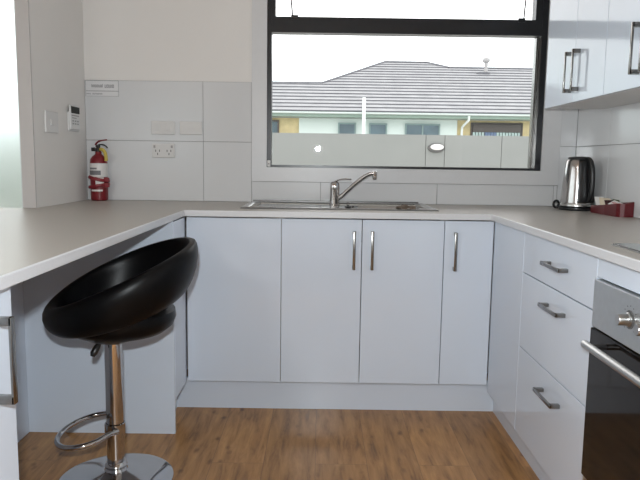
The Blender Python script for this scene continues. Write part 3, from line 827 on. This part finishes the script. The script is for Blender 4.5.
# ------------------------------------------------------------------ outside
struct('ground', bx(-16, 18, -16, 30, -.3, -.15), 'concrete')
fc = thing('boundary_fence', 'long plain grey rendered fence outside the kitchen window', 'fence', (2, 10, -.15))
for a, b in ((-9, -1.9), (-1.9, 2.056), (2.056, 2.428), (2.428, 3.545), (3.545, 6.2), (6.2, 9.5)):
    obj('fence_panel', bx(a+.005, b-.005, 10, 10.08, -.15, 1.652), 'fence', fc)
obj('fence_backing', bx(-9, 9.5, 10.081, 10.14, -.15, 1.63), 'fence', fc)
bl = thing('bulkhead_light', 'oval silver bulkhead light on the grey fence', 'light', (2.258, 9.98, 1.40))
def ell(rx, rz, d0, d1, cx=2.258, cz=1.40):
    bm = lathe([(0, 0), (1, 0), (1, .45), (.92, .8), (.6, 1), (0, 1.04)], seg=36)
    bmesh.ops.transform(bm, matrix=Matrix.Translation((cx, 10-d0, cz)) @ Matrix.Rotation(pi/2, 4, 'X') @ Matrix.Diagonal((rx, rz, d1, 1)), verts=bm.verts)
    return bm
obj('housing', ell(.165, .092, .0005, .05), 'slot', bl, smooth=True)
obj('diffuser', ell(.13, .06, .045, .05, 2.268, 1.415), 'plate', bl, smooth=True)

hs = thing('neighbour_house', 'neighbouring single-storey house with grey tiled hip roof beyond the fence', 'house', (3, 20, -.15))
HY = 19.0
obj('wall', bx(-.743, 4.535, HY, HY+.2, -.15, 2.53), 'house_wall', hs)
obj('wall', bx(-6, -.744, HY+.05, HY+.2, -.15, 2.53), 'brick', hs)
obj('wall', bx(4.536, 12, HY+.05, HY+.2, -.15, 2.53), 'brick', hs)
obj('wall', bx(-6, -5.8, HY+.201, 30, -.15, 2.53), 'brick', hs)
obj('wall', bx(11.8, 12, HY+.201, 30, -.15, 2.53), 'brick', hs)
def hwin(x0, x1, z0, z1, y, fmat, pmat, mull=()):
    bm = bmesh.new(); t = .05
    for a, b, c_, d in ((x0, x0+t, z0, z1), (x1-t, x1, z0, z1), (x0+t, x1-t, z0, z0+t), (x0+t, x1-t, z1-t, z1)): add_box(bm, a, b, y-.06, y-.001, c_, d)
    for m_ in mull: add_box(bm, m_-t/2, m_+t/2, y-.05, y-.001, z0+t, z1-t)
    w = obj('window', bm, fmat, hs)
    obj('pane', bx(x0+t, x1-t, y-.03, y-.002, z0+t, z1-t), pmat, w)
    return w
hwin(.559, 1.159, 1.55, 2.39, HY, 'house_frame', 'house_glass')
hwin(1.593, 2.193, 1.55, 2.39, HY, 'house_frame', 'house_glass')
hwin(2.794, 3.961, 1.4, 2.39, HY, 'house_frame', 'house_glass', (3.38,))
hwin(-2.6, -1.41, .9, 2.45, HY+.05, 'house_dark', 'house_glass', (-1.7,))
w = hwin(4.995, 6.729, .2, 2.46, HY+.05, 'house_dark', 'house_dark')
bm = bmesh.new(); bm2 = bmesh.new(); bm3 = bmesh.new()
add_box(bm2, 5.06, 6.66, HY-.045, HY+.02, 2.15, 2.40)
for i in range(16):
    x = 5.06+.1*i
    if 4 <= i < 8: add_box(bm3, x, x+.09, HY-.035, HY+.019, .3, 2.14)
    else: add_box(bm, x, x+.075, HY-.035, HY+.019, .3, 2.14)
obj('curtain', bm, 'curtain', w); obj('curtain', bm3, 'curtain_blue', w); obj('lintel', bm2, 'house_dark', w)
# roof
YE, ZE, PT = 18.4, 2.714, math.tan(radians(22))
yz = lambda z: YE+(z-ZE)/PT
obj('fascia', bx(-6.6, 12.6, YE+.02, YE+.06, 2.545, ZE-.005), 'fascia', hs)
obj('gutter', bx(-6.6, 12.6, YE-.09, YE+.018, 2.635, ZE-.02, bev=.02), 'gutter', hs)
obj('soffit', bx(-6.6, 12.6, YE+.061, HY+.05, 2.545, 2.56), 'fascia', hs)
top = [(-6.6, 3.92), (0.0, 3.92), (2.603, 5.190), (4.333, 5.178), (5.11, 4.885), (12.6, 4.84)]
def ztop(x):
    for (a, za), (b, zb) in zip(top, top[1:]):
        if a <= x <= b: return za+(zb-za)*(x-a)/(b-a)
rf = bmesh.new(); nose = bmesh.new()
# stepped courses of tiles: every course a slightly tipped slab with a nose coloured dark as its shadow line
NC = 17; cs = (5.2-ZE)/NC
cut = sorted(set([-6.6, 12.6]))
def span(z):   # x intervals where the roof reaches z
    if z <= 3.92: return [(-6.6, 12.6)]
    xs = [t_[0] for t_ in top]
    a = (z-3.92)/(5.19-3.92)*2.603
    if z <= 4.84: return [(a, 12.6)]
    if z <= 4.885: b = 5.11 + (4.885-z)/(4.885-4.84)*(12.6-5.11)
    else: b = 5.11 - (z-4.885)/(5.178-4.885)*(5.11-4.333)
    return [(a, b)] if b > a else []
for k in range(NC):
    z0, z1 = ZE+k*cs, ZE+(k+1)*cs
    for (a0, b0) in span(z0+.001):
        s1 = span(min(z1, 5.188))
        if not s1: a1 = b1 = (a0+b0)/2
        else: a1, b1 = s1[0]
        if z0 < 3.92 < z1: a1 = a0 if z1-3.92 < .02 else a1
        ht, hn = .042, .010
        y0, y1 = yz(z0), yz(z1)
        q = [(a0, y0, z0+ht), (b0, y0, z0+ht), (b1, y1+.02, z1+hn), (a1, y1+.02, z1+hn)]
        vs = [rf.verts.new(p) for p in q]; rf.faces.new(vs)
        # nose with a small drip, its dark colour standing for the course shadow
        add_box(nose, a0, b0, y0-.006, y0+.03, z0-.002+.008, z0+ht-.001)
roof = obj('roof', rf, 'roof', hs)
obj('tile_shadow_nose', nose, 'roof_edge', roof)
# back slopes
bm = bmesh.new()
fr_ = [bm.verts.new((x, yz(z)+.02, z)) for x, z in top]; bk = [bm.verts.new((x, 2*yz(z)-YE if False else 31.0, ZE)) for x, z in top]
for i in range(len(top)-1): bm.faces.new((fr_[i], fr_[i+1], bk[i+1], bk[i]))
obj('rear_roof', bm, 'roof', roof)
# ridge caps
rc = bmesh.new()
for (a, za), (b, zb) in zip(top[0:], top[1:]):
    add_tube(rc, [(a, yz(za)+.02, za+.03), (b, yz(zb)+.02, zb+.03)], .05, seg=8)
obj('ridge_cap', rc, 'roof_edge', roof)
vx, vy, vz = 6.42, 23.05, 4.60
obj('vent_pipe', lathe([(0, vz-.1), (.07, vz-.1), (.07, vz+.42), (.13, vz+.44), (.15, vz+.50), (.13, vz+.58), (.05, vz+.62), (0, vz+.62)], vx, vy, 16), 'plate_line', roof, smooth=True)
obj('vent_flashing', bx(vx-.35, vx+.12, vy-.15, vy+.1, vz-.12, vz+.04), 'roof_edge', roof)
pw_ = obj('white_pole', tube([(1.383, 18.2, -.15), (1.36, 18.2, 3.15)], .055, seg=12), 'pipe_white', smooth=True)
tag(pw_, 'tall white pole standing in front of the neighbouring house', 'pole')
obj('downpipe', tube([(4.79, YE+.0, 2.64), (4.79, YE+.05, 2.50), (4.70, HY-.02, 2.30), (4.69, HY-.03, 2.1), (4.69, HY-.03, -.1)], .04, seg=10), 'pipe_white', hs, smooth=True)

# shrubs and low wall beyond the frosted dining window
def shrub(x, y, r, h, label, seed):
    rnd = random.Random(seed)
    t = thing('shrub', label, 'shrub', (x, y, -.15))
    obj('stem', tube([(x, y, -.15), (x+.03, y, .3)], .03, seg=8), 'bark', t)
    bm = bmesh.new()
    for i in range(900):
        u = rnd.random()*2*pi; w = math.acos(2*rnd.random()-1); q = rnd.random()**.4
        p = Vector((x+r*q*sin(w)*cos(u), y+r*q*sin(w)*sin(u), .15+h/2+h/2*q*cos(w)))
        a = Vector((rnd.uniform(-1,1), rnd.uniform(-1,1), rnd.uniform(-1,1))).normalized(); b = a.orthogonal().normalized()
        s = .07
        vs = [bm.verts.new(p+a*s), bm.verts.new(p+b*s*.45), bm.verts.new(p-a*s), bm.verts.new(p-b*s*.45)]
        bm.faces.new(vs)
    obj('foliage', bm, 'hedge', t)
shrub(-2.75, 3.3, .75, 1.35, 'grey-green leafy shrub blurred behind the frosted glass at left', 3)
shrub(-4.5, 3.9, .8, 1.3, 'grey-green leafy shrub farther left beyond the frosted window', 4)

# ------------------------------------------------------------------ light
w = bpy.data.worlds.new('overcast_sky'); S.world = w; w.use_nodes = True
nt = w.node_tree; nt.nodes.clear()
o = nt.nodes.new('ShaderNodeOutputWorld'); b = nt.nodes.new('ShaderNodeBackground'); nt.links.new(b.outputs[0], o.inputs[0])
tc = nt.nodes.new('ShaderNodeTexCoord'); sx_ = nt.nodes.new('ShaderNodeSeparateXYZ'); r = nt.nodes.new('ShaderNodeValToRGB')
nt.links.new(tc.outputs['Generated'], sx_.inputs[0]); nt.links.new(sx_.outputs['Z'], r.inputs[0])
e = r.color_ramp.elements
e[0].position = .0; e[0].color = (.74, .80, .80, 1); e[1].position = .22; e[1].color = (1, 1, 1, 1)
k_ = e.new(.10); k_.color = (.86, .98, 1, 1)
nt.links.new(r.outputs[0], b.inputs['Color']); b.inputs['Strength'].default_value = 2.4

def light(name, kind, loc, power, col=(1,1,1), size=.1, size_y=None, target=None, spread=None):
    l = bpy.data.lights.new(name, kind); l.energy = power; l.color = col
    if kind == 'AREA':
        l.size = size
        if size_y: l.shape = 'RECTANGLE'; l.size_y = size_y
        if spread: l.spread = spread
    ob = bpy.data.objects.new(name, l); C.objects.link(ob); ob.location = loc
    if target is not None: ob.rotation_euler = (Vector(target)-Vector(loc)).to_track_quat('-Z', 'Y').to_euler()
    return ob
# the camera's own pop-up flash
fl = bpy.data.lights.new('camera_flash', 'SPOT'); fl.energy = 96; fl.color = (.91, .97, 1.0); fl.spot_size = radians(150); fl.spot_blend = .6; fl.shadow_soft_size = .02
fo = bpy.data.objects.new('camera_flash', fl); C.objects.link(fo); fo.location = (-.03, -2.70, 1.24)
fo.rotation_euler = (Vector((.05, 0, .0))-Vector(fo.location)).to_track_quat('-Z', 'Y').to_euler()
# unseen area lamp added to lift the ambient light of the room
light('ambient_fill', 'AREA', (-1.6, -3.9, 2.37), 30, (1, .95, .9), .5, target=(-1.6, -3.9, 0))

# ------------------------------------------------------------------ camera
cam = bpy.data.cameras.new('camera'); co = bpy.data.objects.new('camera', cam); C.objects.link(co)
cam.sensor_width = 36; cam.lens = 36*641.6/640; cam.clip_start = .05; cam.clip_end = 200
rx, ux, bz = Vector((.999901, .001167, .013994)), Vector((-.014032, .122255, .9924)), Vector((-.000553, -.992498, .122259))
co.matrix_world = Matrix(((rx.x, ux.x, bz.x, 0), (rx.y, ux.y, bz.y, -2.7194), (rx.z, ux.z, bz.z, 1.1152), (0, 0, 0, 1)))
S.camera = co
S.view_settings.view_transform = 'Standard'; S.view_settings.look = 'None'; S.view_settings.gamma = 1; S.view_settings.use_curve_mapping = False
S.view_settings.exposure = .08
